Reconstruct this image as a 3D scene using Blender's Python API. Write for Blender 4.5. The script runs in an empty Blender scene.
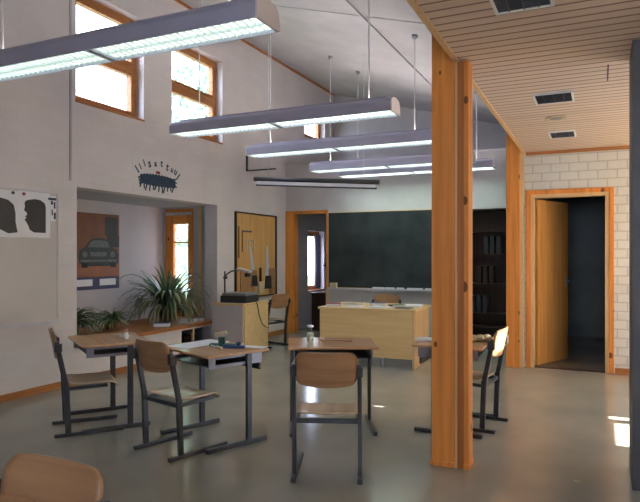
import bpy, bmesh, math, random
from mathutils import Vector, Matrix
random.seed(7)
C = bpy.context.scene.collection
sc = bpy.context.scene

# ---------------------------------------------------------------- materials
def ramp_noise(nt, vec, scale, detail=4, stretch=(1, 1, 1)):
    mp = nt.nodes.new('ShaderNodeMapping'); mp.inputs['Scale'].default_value = stretch
    nt.links.new(vec, mp.inputs['Vector'])
    n = nt.nodes.new('ShaderNodeTexNoise'); n.inputs['Scale'].default_value = scale; n.inputs['Detail'].default_value = detail
    nt.links.new(mp.outputs[0], n.inputs['Vector'])
    return n.outputs['Fac']

def mix(nt, fac, a, b):
    m = nt.nodes.new('ShaderNodeMix'); m.data_type = 'RGBA'
    if isinstance(fac, float): m.inputs['Factor'].default_value = fac
    else: nt.links.new(fac, m.inputs['Factor'])
    for s, v in ((6, a), (7, b)):
        if isinstance(v, tuple): m.inputs[s].default_value = (*v, 1)
        else: nt.links.new(v, m.inputs[s])
    return m.outputs[2]

def math_(nt, op, a, b=None, c=None):
    m = nt.nodes.new('ShaderNodeMath'); m.operation = op
    for i, v in enumerate((a, b, c)):
        if v is None: continue
        if isinstance(v, (int, float)): m.inputs[i].default_value = v
        else: nt.links.new(v, m.inputs[i])
    return m.outputs[0]

def base(name, rough=.6, metal=0., spec=.5):
    m = bpy.data.materials.new(name); m.use_nodes = True
    b = m.node_tree.nodes['Principled BSDF']
    b.inputs['Roughness'].default_value = rough; b.inputs['Metallic'].default_value = metal
    b.inputs['Specular IOR Level'].default_value = spec
    return m, m.node_tree, b

def mottled(name, c1, c2, scale=6, rough=.6, metal=0., stretch=(1, 1, 1), spec=.5, bump=0., coat=0.):
    m, nt, b = base(name, rough, metal, spec)
    g = nt.nodes.new('ShaderNodeTexCoord')
    f = ramp_noise(nt, g.outputs['Object'], scale, 5, stretch)
    f2 = math_(nt, 'MULTIPLY_ADD', f, 2.2, -.6)
    cl = nt.nodes.new('ShaderNodeClamp'); nt.links.new(f2, cl.inputs[0])
    nt.links.new(mix(nt, cl.outputs[0], c1, c2), b.inputs['Base Color'])
    if bump:
        bp = nt.nodes.new('ShaderNodeBump'); bp.inputs['Strength'].default_value = bump; bp.inputs['Distance'].default_value = .01
        nt.links.new(f, bp.inputs['Height']); nt.links.new(bp.outputs[0], b.inputs['Normal'])
    if coat: b.inputs['Coat Weight'].default_value = coat; b.inputs['Coat Roughness'].default_value = .15
    return m

def wood(name, c1, c2, axis='X', rough=.4, knots=False, scale=5):
    st = {'X': (.12, 2.2, 2.2), 'Y': (2.2, .12, 2.2), 'Z': (2.2, 2.2, .12)}[axis]
    m, nt, b = base(name, rough, 0, .3)
    g = nt.nodes.new('ShaderNodeTexCoord')
    f = ramp_noise(nt, g.outputs['Object'], scale * 2, 6, st)
    f2 = math_(nt, 'MULTIPLY_ADD', f, 2.6, -.8)
    cl = nt.nodes.new('ShaderNodeClamp'); nt.links.new(f2, cl.inputs[0])
    col = mix(nt, cl.outputs[0], c1, c2)
    if knots:
        v = nt.nodes.new('ShaderNodeTexVoronoi'); v.inputs['Scale'].default_value = 4.2
        mp = nt.nodes.new('ShaderNodeMapping'); mp.inputs['Scale'].default_value = (1.3, 1.3, .8)
        nt.links.new(g.outputs['Object'], mp.inputs[0]); nt.links.new(mp.outputs[0], v.inputs['Vector'])
        k = math_(nt, 'LESS_THAN', v.outputs['Distance'], .12)
        col = mix(nt, k, col, tuple(x * .35 for x in c2))
    nt.links.new(col, b.inputs['Base Color'])
    return m

def brick_paint(name, col, joint, bw=.27, bh=.1, depth=.35, size=.006, rough=.75):
    m, nt, b = base(name, rough)
    g = nt.nodes.new('ShaderNodeNewGeometry'); sp = nt.nodes.new('ShaderNodeSeparateXYZ')
    nt.links.new(g.outputs['Position'], sp.inputs[0])
    u = math_(nt, 'ADD', sp.outputs[0], sp.outputs[1])
    cb = nt.nodes.new('ShaderNodeCombineXYZ'); nt.links.new(u, cb.inputs[0]); nt.links.new(sp.outputs[2], cb.inputs[1])
    br = nt.nodes.new('ShaderNodeTexBrick'); nt.links.new(cb.outputs[0], br.inputs['Vector'])
    br.inputs['Scale'].default_value = 1; br.inputs['Brick Width'].default_value = bw; br.inputs['Row Height'].default_value = bh
    br.inputs['Mortar Size'].default_value = size; br.inputs['Mortar Smooth'].default_value = .3
    br.inputs['Color1'].default_value = (*col, 1); br.inputs['Color2'].default_value = (*[c * .96 for c in col], 1)
    br.inputs['Mortar'].default_value = (*joint, 1)
    n = ramp_noise(nt, g.outputs['Position'], 1.3, 6)
    f = math_(nt, 'MULTIPLY_ADD', n, .35, .82)
    mm = nt.nodes.new('ShaderNodeMix'); mm.data_type = 'RGBA'; mm.blend_type = 'MULTIPLY'; mm.inputs['Factor'].default_value = 1
    nt.links.new(br.outputs['Color'], mm.inputs[6]); nt.links.new(f, mm.inputs[7])
    nt.links.new(mm.outputs[2], b.inputs['Base Color'])
    bp = nt.nodes.new('ShaderNodeBump'); bp.inputs['Strength'].default_value = depth; bp.inputs['Distance'].default_value = .004
    iv = math_(nt, 'SUBTRACT', 1., br.outputs['Fac']); nt.links.new(iv, bp.inputs['Height']); nt.links.new(bp.outputs[0], b.inputs['Normal'])
    return m

def boards(name, col, pitch=.1):
    m, nt, b = base(name, .5)
    g = nt.nodes.new('ShaderNodeNewGeometry'); sp = nt.nodes.new('ShaderNodeSeparateXYZ')
    nt.links.new(g.outputs['Position'], sp.inputs[0])
    q = math_(nt, 'DIVIDE', sp.outputs[1], pitch)
    fr = math_(nt, 'FRACT', q); seam = math_(nt, 'LESS_THAN', fr, .18)
    idx = math_(nt, 'FLOOR', q)
    wn = nt.nodes.new('ShaderNodeTexWhiteNoise'); wn.noise_dimensions = '1D'; nt.links.new(idx, wn.inputs['W'])
    n = ramp_noise(nt, g.outputs['Position'], 7, 5, (.15, 3, 1))
    s = math_(nt, 'MULTIPLY_ADD', wn.outputs['Value'], .25, math_(nt, 'MULTIPLY', n, .8))
    c = mix(nt, s, col, tuple(x * .7 for x in col))
    nt.links.new(mix(nt, seam, c, (col[0] * .3, col[1] * .22, col[2] * .18)), b.inputs['Base Color'])
    bp = nt.nodes.new('ShaderNodeBump'); bp.inputs['Strength'].default_value = .8; bp.inputs['Distance'].default_value = .006
    nt.links.new(math_(nt, 'SUBTRACT', 1., seam), bp.inputs['Height']); nt.links.new(bp.outputs[0], b.inputs['Normal'])
    return m

def emit(name, col, s):
    m = bpy.data.materials.new(name); m.use_nodes = True; nt = m.node_tree; nt.nodes.clear()
    e = nt.nodes.new('ShaderNodeEmission'); e.inputs[0].default_value = (*col, 1); e.inputs[1].default_value = s
    o = nt.nodes.new('ShaderNodeOutputMaterial'); nt.links.new(e.outputs[0], o.inputs[0]); return m

def glass_mat(name='window_glass', tint=(.93, .96, 1)):
    m = bpy.data.materials.new(name); m.use_nodes = True; nt = m.node_tree; nt.nodes.clear()
    t = nt.nodes.new('ShaderNodeBsdfTransparent'); t.inputs[0].default_value = (*tint, 1)
    g = nt.nodes.new('ShaderNodeBsdfGlossy'); g.inputs['Roughness'].default_value = .02
    mx = nt.nodes.new('ShaderNodeMixShader'); mx.inputs[0].default_value = .06
    nt.links.new(t.outputs[0], mx.inputs[1]); nt.links.new(g.outputs[0], mx.inputs[2])
    o = nt.nodes.new('ShaderNodeOutputMaterial'); nt.links.new(mx.outputs[0], o.inputs[0]); return m

WALL = brick_paint('white_painted_brick', (.655, .61, .60), (.61, .565, .555), .27, .1, .12, .004)
WALLR = brick_paint('white_painted_block', (.64, .635, .59), (.47, .46, .42), .21, .105, .5, .008)
PLAIN = mottled('white_plaster', (.58, .55, .54), (.50, .475, .475), 3, .8)
NICHE = mottled('pale_blue_plaster', (.50, .475, .49), (.43, .42, .45), 3, .8)
CEIL = mottled('grey_ceiling_plaster', (.47, .45, .46), (.38, .365, .375), 2.2, .85)
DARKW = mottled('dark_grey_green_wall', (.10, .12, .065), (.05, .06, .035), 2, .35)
PILLAR = mottled('dark_slate_paint', (.085, .09, .10), (.055, .06, .07), 5, .5)
SOFFIT = boards('whitewashed_pine_boards', (.80, .64, .52), .1)
FLOOR = mottled('polished_linoleum', (.37, .355, .30), (.285, .275, .235), 1.6, .15, spec=.55)
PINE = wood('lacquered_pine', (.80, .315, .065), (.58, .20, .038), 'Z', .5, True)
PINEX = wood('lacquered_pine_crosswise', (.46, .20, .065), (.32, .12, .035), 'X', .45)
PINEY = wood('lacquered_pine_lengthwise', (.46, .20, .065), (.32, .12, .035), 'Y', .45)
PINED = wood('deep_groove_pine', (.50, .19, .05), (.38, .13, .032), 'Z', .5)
PALEW = wood('pale_pine', (.72, .50, .26), (.62, .40, .19), 'Z', .4)
DOORW = wood('birch_door_veneer', (.66, .34, .10), (.50, .23, .055), 'Z', .4)
PLY = wood('beech_plywood', (.40, .22, .105), (.27, .14, .065), 'X', .3)
PLYEDGE = mottled('pale_ply_edge', (.62, .46, .30), (.5, .35, .22), 20, .45)
SEAT = wood('pale_seat_plywood', (.66, .50, .34), (.54, .40, .26), 'Y', .22)
TOP = wood('desk_top_laminate', (.62, .37, .185), (.50, .28, .14), 'X', .22)
BIRCH = wood('birch_board', (.80, .57, .28), (.70, .47, .21), 'X', .35)
STEEL = mottled('dark_painted_steel', (.065, .07, .075), (.04, .043, .048), 12, .32, .3)
TRAY = mottled('grey_steel_tray', (.27, .27, .30), (.22, .22, .25), 10, .4, .3)
BLACK = mottled('black_plastic', (.018, .018, .02), (.03, .03, .034), 8, .4)
WHITE = mottled('white_paper', (.78, .78, .80), (.70, .70, .73), 6, .6)
ENAMEL = mottled('whiteboard_enamel', (.60, .565, .54), (.55, .52, .50), 2, .25)
ALU = mottled('aluminium', (.62, .62, .66), (.52, .52, .56), 8, .35, .25)
BOARD = mottled('blackboard_slate', (.006, .012, .013), (.040, .050, .049), 2.6, .4, stretch=(1, 1, 1))
LAMPB = mottled('lilac_grey_lamp_enamel', (.46, .44, .53), (.40, .39, .47), 4, .4)
LAMPE = mottled('white_lamp_cap', (.78, .70, .68), (.70, .63, .62), 4, .5)
TUBE = emit('fluorescent_tube', (.80, 1., .93), 1.6)
REFL = mottled('lamp_reflector', (.8, .83, .81), (.74, .78, .76), 6, .4)
WIRE = mottled('pale_cable', (.62, .60, .60), (.55, .53, .53), 9, .5)
GLASS = glass_mat()
LEAF = mottled('plant_leaf', (.05, .11, .035), (.13, .20, .085), 9, .4)
LEAF2 = mottled('striped_leaf', (.05, .09, .035), (.26, .30, .15), 14, .4)
POT = mottled('terracotta_pot', (.30, .12, .06), (.22, .09, .05), 9, .7)
SOIL = mottled('soil', (.03, .02, .015), (.05, .035, .025), 20, .9)
CORK = wood('tool_board_ply', (.66, .38, .14), (.54, .29, .10), 'Z', .5)
DBROWN = wood('dark_brown_wood', (.055, .03, .02), (.03, .016, .011), 'Z', .4)
CURT = mottled('lilac_curtain', (.62, .60, .85), (.45, .42, .72), 12, .8, stretch=(1, 6, .3))
REDB = mottled('red_cloth_cover', (.32, .04, .03), (.25, .03, .025), 9, .6)
BLUEB = mottled('blue_cover', (.03, .07, .22), (.02, .05, .16), 9, .6)
GRNB = mottled('green_cover', (.03, .12, .09), (.02, .08, .06), 9, .6)
CREAM = mottled('cream_card', (.62, .52, .34), (.55, .45, .28), 9, .6)
INK = mottled('dark_navy_ink', (.010, .018, .035), (.02, .06, .12), 22, .6)
INKR = mottled('red_ink', (.25, .03, .03), (.2, .02, .02), 9, .6)
PINK = mottled('pale_pink_plastic', (.65, .35, .30), (.6, .3, .26), 9, .4)
POSTB = mottled('poster_brown_ink', (.16, .075, .045), (.24, .10, .05), 5, .5)
POSTO = mottled('poster_rust_ink', (.33, .13, .06), (.26, .10, .05), 5, .5)
POSTG = mottled('poster_car_grey', (.035, .045, .045), (.06, .075, .07), 25, .5)
POSTL = mottled('poster_silver', (.17, .19, .19), (.09, .10, .10), 30, .5)
POSTN = mottled('poster_violet_blue', (.05, .055, .13), (.07, .075, .17), 8, .5)
CLEAR = glass_mat('clear_jar_glass', (.9, .95, .9))
BARK = mottled('tree_bark', (.09, .07, .05), (.05, .04, .03), 10, .9)
TREEL = mottled('outdoor_foliage', (.24, .34, .24), (.32, .44, .34), 3, .8)
GRASS = mottled('outdoor_grass', (.12, .17, .07), (.09, .13, .05), .6, .9)

# ---------------------------------------------------------------- geometry helpers
def box(bm, x0, x1, y0, y1, z0, z1, mat=None):
    r = bmesh.ops.create_cube(bm, size=1)
    S = Matrix.Translation(((x0 + x1) / 2, (y0 + y1) / 2, (z0 + z1) / 2)) @ Matrix.Diagonal((abs(x1 - x0), abs(y1 - y0), abs(z1 - z0), 1))
    if mat is not None: S = mat @ S
    bmesh.ops.transform(bm, matrix=S, verts=r['verts'])

def bar(bm, p0, p1, w, h, up=(0, 0, 1)):
    """rectangular bar from p0 to p1, w across, h along 'up'"""
    p0, p1 = Vector(p0), Vector(p1); d = p1 - p0; L = d.length; d.normalize()
    u = Vector(up); sd = d.cross(u)
    if sd.length < 1e-4: sd = d.cross(Vector((0, 1, 0)))
    sd.normalize(); u = sd.cross(d)
    M = Matrix((sd, d, u)).transposed().to_4x4(); M.translation = (p0 + p1) / 2
    r = bmesh.ops.create_cube(bm, size=1)
    bmesh.ops.transform(bm, matrix=M @ Matrix.Diagonal((w, L, h, 1)), verts=r['verts'])

def tube(bm, pts, r, seg=10, close=True):
    pts = [Vector(p) for p in pts]; rings = []
    for i, p in enumerate(pts):
        a = pts[max(i - 1, 0)]; b = pts[min(i + 1, len(pts) - 1)]; d = (b - a).normalized()
        u = Vector((0, 0, 1)) if abs(d.z) < .9 else Vector((1, 0, 0))
        s = d.cross(u).normalized(); t = s.cross(d)
        rr = r[i] if isinstance(r, (list, tuple)) else r
        rings.append([bm.verts.new(p + rr * (math.cos(2 * math.pi * k / seg) * s + math.sin(2 * math.pi * k / seg) * t)) for k in range(seg)])
    for i in range(len(rings) - 1):
        for k in range(seg):
            bm.faces.new((rings[i][k], rings[i][(k + 1) % seg], rings[i + 1][(k + 1) % seg], rings[i + 1][k]))
    if close:
        bm.faces.new(rings[0][::-1]); bm.faces.new(rings[-1])

def lathe(bm, prof, cx=0, cy=0, seg=24):
    rings = [[bm.verts.new((cx + r * math.cos(2 * math.pi * k / seg), cy + r * math.sin(2 * math.pi * k / seg), z)) for k in range(seg)] for r, z in prof]
    for i in range(len(rings) - 1):
        for k in range(seg):
            bm.faces.new((rings[i][k], rings[i][(k + 1) % seg], rings[i + 1][(k + 1) % seg], rings[i + 1][k]))
    bm.faces.new(rings[0][::-1]); bm.faces.new(rings[-1])

def sheet(bm, fn, us, vs, th):
    """thick curved sheet; fn(u, v) -> point"""
    P = [[Vector(fn(u, v)) for u in us] for v in vs]
    def nrm(i, j):
        a = P[i][min(j + 1, len(us) - 1)] - P[i][max(j - 1, 0)]; b = P[min(i + 1, len(vs) - 1)][j] - P[max(i - 1, 0)][j]
        n = a.cross(b); return n.normalized() if n.length > 1e-9 else Vector((0, 0, 1))
    A = [[bm.verts.new(P[i][j] + nrm(i, j) * th / 2) for j in range(len(us))] for i in range(len(vs))]
    B = [[bm.verts.new(P[i][j] - nrm(i, j) * th / 2) for j in range(len(us))] for i in range(len(vs))]
    m, n = len(vs), len(us)
    for i in range(m - 1):
        for j in range(n - 1):
            bm.faces.new((A[i][j], A[i][j + 1], A[i + 1][j + 1], A[i + 1][j]))
            bm.faces.new((B[i][j], B[i + 1][j], B[i + 1][j + 1], B[i][j + 1]))
    for j in range(n - 1):
        bm.faces.new((A[0][j + 1], A[0][j], B[0][j], B[0][j + 1])); bm.faces.new((A[-1][j], A[-1][j + 1], B[-1][j + 1], B[-1][j]))
    for i in range(m - 1):
        bm.faces.new((A[i][0], A[i + 1][0], B[i + 1][0], B[i][0])); bm.faces.new((A[i + 1][-1], A[i][-1], B[i][-1], B[i + 1][-1]))

def prism(bm, pts, fn, th):
    """outline pts (a, b) placed by fn(a, b, depth) and thickened"""
    a = [bm.verts.new(fn(p[0], p[1], 0)) for p in pts]; b = [bm.verts.new(fn(p[0], p[1], th)) for p in pts]
    bm.faces.new(a); bm.faces.new(b[::-1]); n = len(pts)
    for i in range(n): bm.faces.new((a[i], b[i], b[(i + 1) % n], a[(i + 1) % n]))

def obj(name, bm, mat, parent=None, smooth=False, bevel=0.):
    bmesh.ops.recalc_face_normals(bm, faces=bm.faces)
    me = bpy.data.meshes.new(name); bm.to_mesh(me); bm.free(); me.materials.append(mat)
    o = bpy.data.objects.new(name, me); C.objects.link(o)
    if smooth:
        for p in me.polygons: p.use_smooth = True
    if bevel:
        b = o.modifiers.new('bevel', 'BEVEL'); b.width = bevel; b.segments = 2; b.limit_method = 'ANGLE'
    if parent: o.parent = parent
    return o

def BX(*a):
    bm = bmesh.new()
    for q in a: box(bm, *q)
    return bm

def thing(name, label, cat, loc=(0, 0, 0), rz=0., group=None):
    o = bpy.data.objects.new(name, None); C.objects.link(o); o.empty_display_size = .1
    o.location = loc; o.rotation_euler = (0, 0, math.radians(rz)); o['label'] = label; o['category'] = cat
    if group: o['group'] = group
    return o

def tag(o, label, cat, group=None):
    o['label'] = label; o['category'] = cat
    if group: o['group'] = group
    return o

def struct(name, bm, mat, parent=None, **k):
    o = obj(name, bm, mat, parent, **k)
    if not parent: o['kind'] = 'structure'
    return o

def sroot(name):
    o = bpy.data.objects.new(name, None); C.objects.link(o); o['kind'] = 'structure'; return o

def copy_tree(o, parent=None):
    c = o.copy(); C.objects.link(c)
    if parent: c.parent = parent
    for ch in list(o.children): copy_tree(ch, c)
    return c

def dup(root, loc, rz, label, group=None):
    r = copy_tree(root); r.location = loc; r.rotation_euler = (0, 0, math.radians(rz)); r['label'] = label
    if group: r['group'] = group
    return r

def wallbox(u0, u1, z0, z1, t0, t1, axis, holes):
    """wall slab along 'axis' with rectangular holes (u0,u1,z0,z1)"""
    bm = bmesh.new()
    us = sorted({u0, u1, *[h[0] for h in holes], *[h[1] for h in holes]}); zs = sorted({z0, z1, *[h[2] for h in holes], *[h[3] for h in holes]})
    us = [u for u in us if u0 <= u <= u1]; zs = [z for z in zs if z0 <= z <= z1]
    for i in range(len(us) - 1):
        run = None
        for j in range(len(zs) - 1):
            cu, cz = (us[i] + us[i + 1]) / 2, (zs[j] + zs[j + 1]) / 2
            hole = any(h[0] < cu < h[1] and h[2] < cz < h[3] for h in holes)
            if not hole: run = (run[0], zs[j + 1]) if run else (zs[j], zs[j + 1])
            if (hole or j == len(zs) - 2) and run:
                if axis == 'Y': box(bm, t0, t1, us[i], us[i + 1], run[0], run[1])
                else: box(bm, us[i], us[i + 1], t0, t1, run[0], run[1])
                run = None
    return bm

XL = -5.15; YB = 9.6; YD = 7.9; YU = 11.75; XS = -.86; ZS = 2.68; XR = 1.9; YR = -1.6
def zc(x): return 4.83 - .28 * (x - XL)

# ---------------------------------------------------------------- room shell
struct('floor', BX((XL - 1.3, XR + .2, YR, YU + .2, -.12, 0)), FLOOR)
W1 = (4.78, 5.86, 3.06, 4.32); W2 = (6.40, 7.58, 3.06, 4.32); W3 = (10.35, 11.3, 3.68, 4.32); W5 = (10.50, 11.25, .68, 1.88)
NI = (4.80, 7.44, .40, 2.14)
struct('wall_left', wallbox(YR, YU, 0, 4.95, XL - .22, XL, 'Y', [W1, W2, W3, W5, NI, (6.60, 7.38, .08, .37)]), WALL)
# bay niche
bm = BX((-6.45, -6.25, 4.6, 7.75, 0, 2.3), (-6.25, XL - .22, 4.6, 4.8, 0, 2.3), (-6.25, XL - .22, 4.8, 7.55, 2.14, 2.3))
struct('wall_niche', bm, NICHE)
struct('wall_niche_end', wallbox(-6.25, XL - .22, 0, 2.3, 7.55, 7.75, 'X', [(-6.22, -5.66, .44, 2.12)]), NICHE)
# back partition with doorway in the corner
struct('wall_back', wallbox(XL, -.95, 0, 3.02, YB, YB + .12, 'X', [(XL, -4.34, 0, 2.13)]), PLAIN)
struct('wall_back_upper', BX((XL, 2.1, YU, YU + .15, 0, 5.0)), PLAIN)
struct('ceiling_back_room', BX((XL, -.9, YB + .12, YU, 2.86, 3.0)), PLAIN)
# door wall
DX0, DX1, DZ = -.77, .085, 2.13
struct('wall_door', wallbox(-.87, XR, 0, 2.68, YD, YD + .15, 'X', [(DX0, DX1, 0, DZ)]), WALLR)
struct('wall_corridor', BX((-.93, -.85, YD + .15, YU, 0, 2.68)), DARKW)
struct('wall_corridor_end', BX((-.85, 2.1, 11.3, 11.4, 0, 2.68)), DARKW)
struct('ceiling_corridor', BX((-.86, 2.1, YD + .15, YU, 2.68, 2.8)), DARKW)
# right wall: sun windows plus added curtained ones; rear wall: one added fill window
RW = [(4.90, 5.60, .12, 1.09), (5.70, 5.80, .12, 1.09), (4.84, 5.32, 2.12, 2.365), (6.1, 7.7, .8, 2.3), (1.2, 2.4, 1.2, 2.1)]
struct('wall_right', wallbox(YR, YU, 0, 2.8, XR, XR + .06, 'Y', RW), PLAIN)
struct('wall_rear', wallbox(XL, XR, 0, 5.0, YR - .2, YR, 'X', [(-.9, 1.1, 1.2, 2.3)]), PLAIN)
struct('wall_pillar', BX((.175, .75, 4.03, 4.45, 0, ZS)), PILLAR)
# sloped main ceiling
bm = bmesh.new()
prism(bm, [(XL - .22, zc(XL - .22)), (XS + .1, zc(XS + .1)), (XS + .1, zc(XS + .1) + .2), (XL - .22, zc(XL - .22) + .2)], lambda a, b, d: (a, YR + d, b), YU + .15 - YR)
struct('ceiling', bm, CEIL)
# boarded lower ceiling and its fascia
struct('ceiling_boarded', BX((XS + .02, XR, YR, YD, ZS, ZS + .06)), SOFFIT)
struct('wall_fascia', BX((XS + .02, XS + .10, YR, YU, ZS + .06, zc(XS + .02) + .02)), CEIL)
struct('trim_1', BX((XS - .015, XS + .02, YR, YD, ZS - .012, ZS + .10)), PALEW)
struct('trim_2', BX((XS + .02, XR, YD - .025, YD, ZS - .04, ZS)), PINEX)
# joints in the plastered ceiling
sl = math.atan(-.28)
def ceil_strip(x0, x1, y0, y1, th=.012):
    bm = bmesh.new()
    prism(bm, [(x0, zc(x0) - th), (x1, zc(x1) - th), (x1, zc(x1)), (x0, zc(x0))], lambda a, b, d: (a, y0 + d, b), y1 - y0); return bm
struct('trim_3', ceil_strip(-2.42, -2.385, YR, YU, .02), CEIL)
struct('trim_4', ceil_strip(XL, XS, 6.25, 6.27, .008), CEIL)
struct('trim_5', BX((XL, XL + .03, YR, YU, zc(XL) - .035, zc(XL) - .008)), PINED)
struct('trim_6', BX((XL, XL + .012, 4.70, 4.725, 2.2, 4.8)), CEIL)
# top ledge of the partition
struct('trim_7', BX((XL, -.95, YB - .02, YB + .14, 3.02, 3.05)), PLAIN)
# baseboards
struct('baseboard_left', BX((XL, XL + .018, YR, 9.6, 0, .07)), PINEY)
struct('baseboard_back', BX((-4.30, -.95, YB - .018, YB, 0, .07)), PINEX)
struct('baseboard_right', BX((.16, XR, YD - .018, YD, 0, .07)), PINEX)
# electrical conduit on left wall
struct('trim_8', BX((-5.56, -5.50, 7.525, 7.55, .44, 2.14)), PALEW)
# niche sill board
struct('trim_9', BX((-6.25, XL + .04, 4.8, 7.55, .40, .44)), PINEY)

# ---------------------------------------------------------------- windows
def side_window(n, w, transom=None, mull=(), curtain=False):
    y0, y1, z0, z1 = w; r = sroot('window_%d' % n); xa, xb = XL - .20, XL - .115; f = .075
    bm = BX((xa, xb, y0, y1, z0, z0 + f), (xa, xb, y0, y1, z1 - f, z1), (xa, xb, y0, y0 + f, z0 + f, z1 - f), (xa, xb, y1 - f, y1, z0 + f, z1 - f))
    if transom: box(bm, xa, xb, y0 + f, y1 - f, transom - .05, transom + .05)
    struct('window_frame', bm, PINEY, r, bevel=.006)
    cells = [(z0 + f, (transom - .05) if transom else z1 - f)] + ([(transom + .05, z1 - f)] if transom else [])
    for a, b in cells:
        s = .035; X0, X1 = xa + .015, xb + .012
        struct('sash', BX((X0, X1, y0 + f, y1 - f, a, a + s), (X0, X1, y0 + f, y1 - f, b - s, b), (X0, X1, y0 + f, y0 + f + s, a + s, b - s), (X0, X1, y1 - f - s, y1 - f, a + s, b - s)), PINEX, r, bevel=.004)
        struct('glass', BX((xa + .035, xa + .041, y0 + f + s, y1 - f - s, a + s, b - s)), GLASS, r)
    bm = BX((XL - .115, XL + .012, y0, y1, z0 - .0, z0 + .02))
    struct('window_sill', bm, PINEY, r)
side_window(1, W1, 3.70); side_window(2, W2, 3.70); side_window(3, W3); side_window(5, W5)
# narrow glazed window in the end of the niche
r = sroot('window_4')
X0, X1, Z0, Z1 = -6.22, -5.66, .44, 2.12; ya, yb = 7.57, 7.70
struct('window_frame', BX((X0, X0 + .09, ya, yb, Z0, Z1), (X1 - .06, X1, ya, yb, Z0, Z1), (X0 + .09, X1 - .06, ya, yb, Z1 - .09, Z1), (X0 + .09, X1 - .06, ya, yb, Z0, Z0 + .1)), PINE, r, bevel=.005)
struct('sash', BX((X0 + .09, X0 + .17, ya - .015, ya + .05, Z0 + .1, Z1 - .09), (X1 - .115, X1 - .06, ya - .015, ya + .05, Z0 + .1, Z1 - .09), (X0 + .17, X1 - .115, ya - .015, ya + .05, Z1 - .24, Z1 - .09), (X0 + .17, X1 - .115, ya - .015, ya + .05, Z0 + .1, Z0 + .26), (X0 + .17, X1 - .115, ya - .01, ya + .045, 1.585, 1.61)), PINE, r, bevel=.005)
struct('glass', BX((X0 + .17, X1 - .115, ya + .015, ya + .02, Z0 + .26, Z1 - .24)), GLASS, r)
struct('curtain_rail', BX((X0 + .05, X1 - .03, ya - .05, ya - .02, 2.02, 2.06)), ALU, r)
# unseen right wall: added curtains passing sunlight as warm fill, then window frames
def fill_drape(label, y0, y1, z0, z1):
    bm = bmesh.new(); n = int((y1 - y0) / .04)
    sheet(bm, lambda u, v: (XR - .05 + .015 * math.sin(u * n * 1.57), y0 + (y1 - y0) * u, z0 + (z1 - z0) * v), [i / (n * 4) for i in range(n * 4 + 1)], [0, .5, 1], .002)
    return tag(obj('curtain', bm, FILL_DRAPE, smooth=True), label, 'curtain')
FILL_DRAPE = bpy.data.materials.new('cream_fill_curtain'); FILL_DRAPE.use_nodes = True; _n = FILL_DRAPE.node_tree; _n.nodes.clear()
_t = _n.nodes.new('ShaderNodeBsdfTranslucent'); _t.inputs[0].default_value = (.74, .66, .53, 1)
_d = _n.nodes.new('ShaderNodeBsdfDiffuse'); _d.inputs[0].default_value = (.8, .7, .55, 1); _m = _n.nodes.new('ShaderNodeMixShader'); _m.inputs[0].default_value = .25
_n.links.new(_t.outputs[0], _m.inputs[1]); _n.links.new(_d.outputs[0], _m.inputs[2]); _o = _n.nodes.new('ShaderNodeOutputMaterial'); _n.links.new(_m.outputs[0], _o.inputs[0])
fill_drape('added cream fill curtain over the farther window of the right wall, out of view', 6.05, 7.75, .75, 2.35)
fill_drape('added cream fill curtain over the nearer window of the right wall, out of view', 1.15, 2.45, 1.15, 2.15)
r = sroot('window_6')
for (a, b, c, d) in RW:
    f = .03 if b - a > .2 else .005
    struct('window_frame', BX((XR + .01, XR + .05, a, b, c, c + f), (XR + .01, XR + .05, a, b, d - f, d), (XR + .01, XR + .05, a, a + f, c + f, d - f), (XR + .01, XR + .05, b - f, b, c + f, d - f)), PINEY, r)
r = sroot('window_7')  # added window behind the camera, lets in fill for the near side
for (a, b, c, d) in [(-.9, 1.1, 1.2, 2.3)]:
    f = .06; Y0, Y1 = YR - .14, YR - .06; m = (a + b) / 2
    struct('window_frame', BX((a, b, Y0, Y1, c, c + f), (a, b, Y0, Y1, d - f, d), (a, a + f, Y0, Y1, c + f, d - f), (b - f, b, Y0, Y1, c + f, d - f), (m - f / 2, m + f / 2, Y0, Y1, c + f, d - f)), PINEX, r)
    struct('glass', BX((a + f, b - f, Y0 + .03, Y0 + .036, c + f, d - f)), GLASS, r)

# ---------------------------------------------------------------- doors
r = sroot('door_1')
y0, y1 = YD - .022, YD
struct('door_casing', BX((DX0 - .065, DX0 - .012, y0, y1, 0, DZ + .075), (DX1 + .012, DX1 + .065, y0, y1, 0, DZ + .075), (DX0 - .012, DX1 + .012, y0, y1, DZ + .02, DZ + .075)), PINE, r, bevel=.004)
struct('door_frame', BX((DX0 - .012, DX0 + .03, YD - .01, YD + .13, 0, DZ + .02), (DX1 - .03, DX1 + .012, YD - .01, YD + .13, 0, DZ + .02), (DX0 + .03, DX1 - .03, YD - .01, YD + .13, DZ - .02, DZ + .02)), PALEW, r, bevel=.003)
struct('threshold', BX((DX0 + .03, DX1 - .03, YD, YD + .13, 0, .012)), DBROWN, r)
lf = bpy.data.objects.new('door_leaf_hinge', None)
M = Matrix.Translation((DX0 + .04, YD + .14, 0)) @ Matrix.Rotation(math.radians(66), 4, 'Z')
bm = bmesh.new(); box(bm, 0, .79, -.02, .02, .01, 2.10, M); leaf = struct('door_leaf', bm, DOORW, r, bevel=.003)
bm = bmesh.new(); box(bm, .70, .74, -.034, -.02, .98, 1.12, M); box(bm, .62, .73, -.075, -.06, 1.04, 1.06, M); box(bm, .705, .725, -.07, -.03, 1.04, 1.06, M)
struct('door_handle', bm, ALU, leaf)
bpy.data.objects.remove(lf)
r = sroot('door_2')   # corner doorway beside the blackboard
struct('door_frame', BX((XL, XL + .17, YB - .03, YB + .14, 0, 2.13), (XL, -4.315, YB - .03, YB + .14, 2.13, 2.19), (-4.345, -4.315, YB - .03, YB + .14, 0, 2.13)), PINE, r, bevel=.004)

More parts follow.
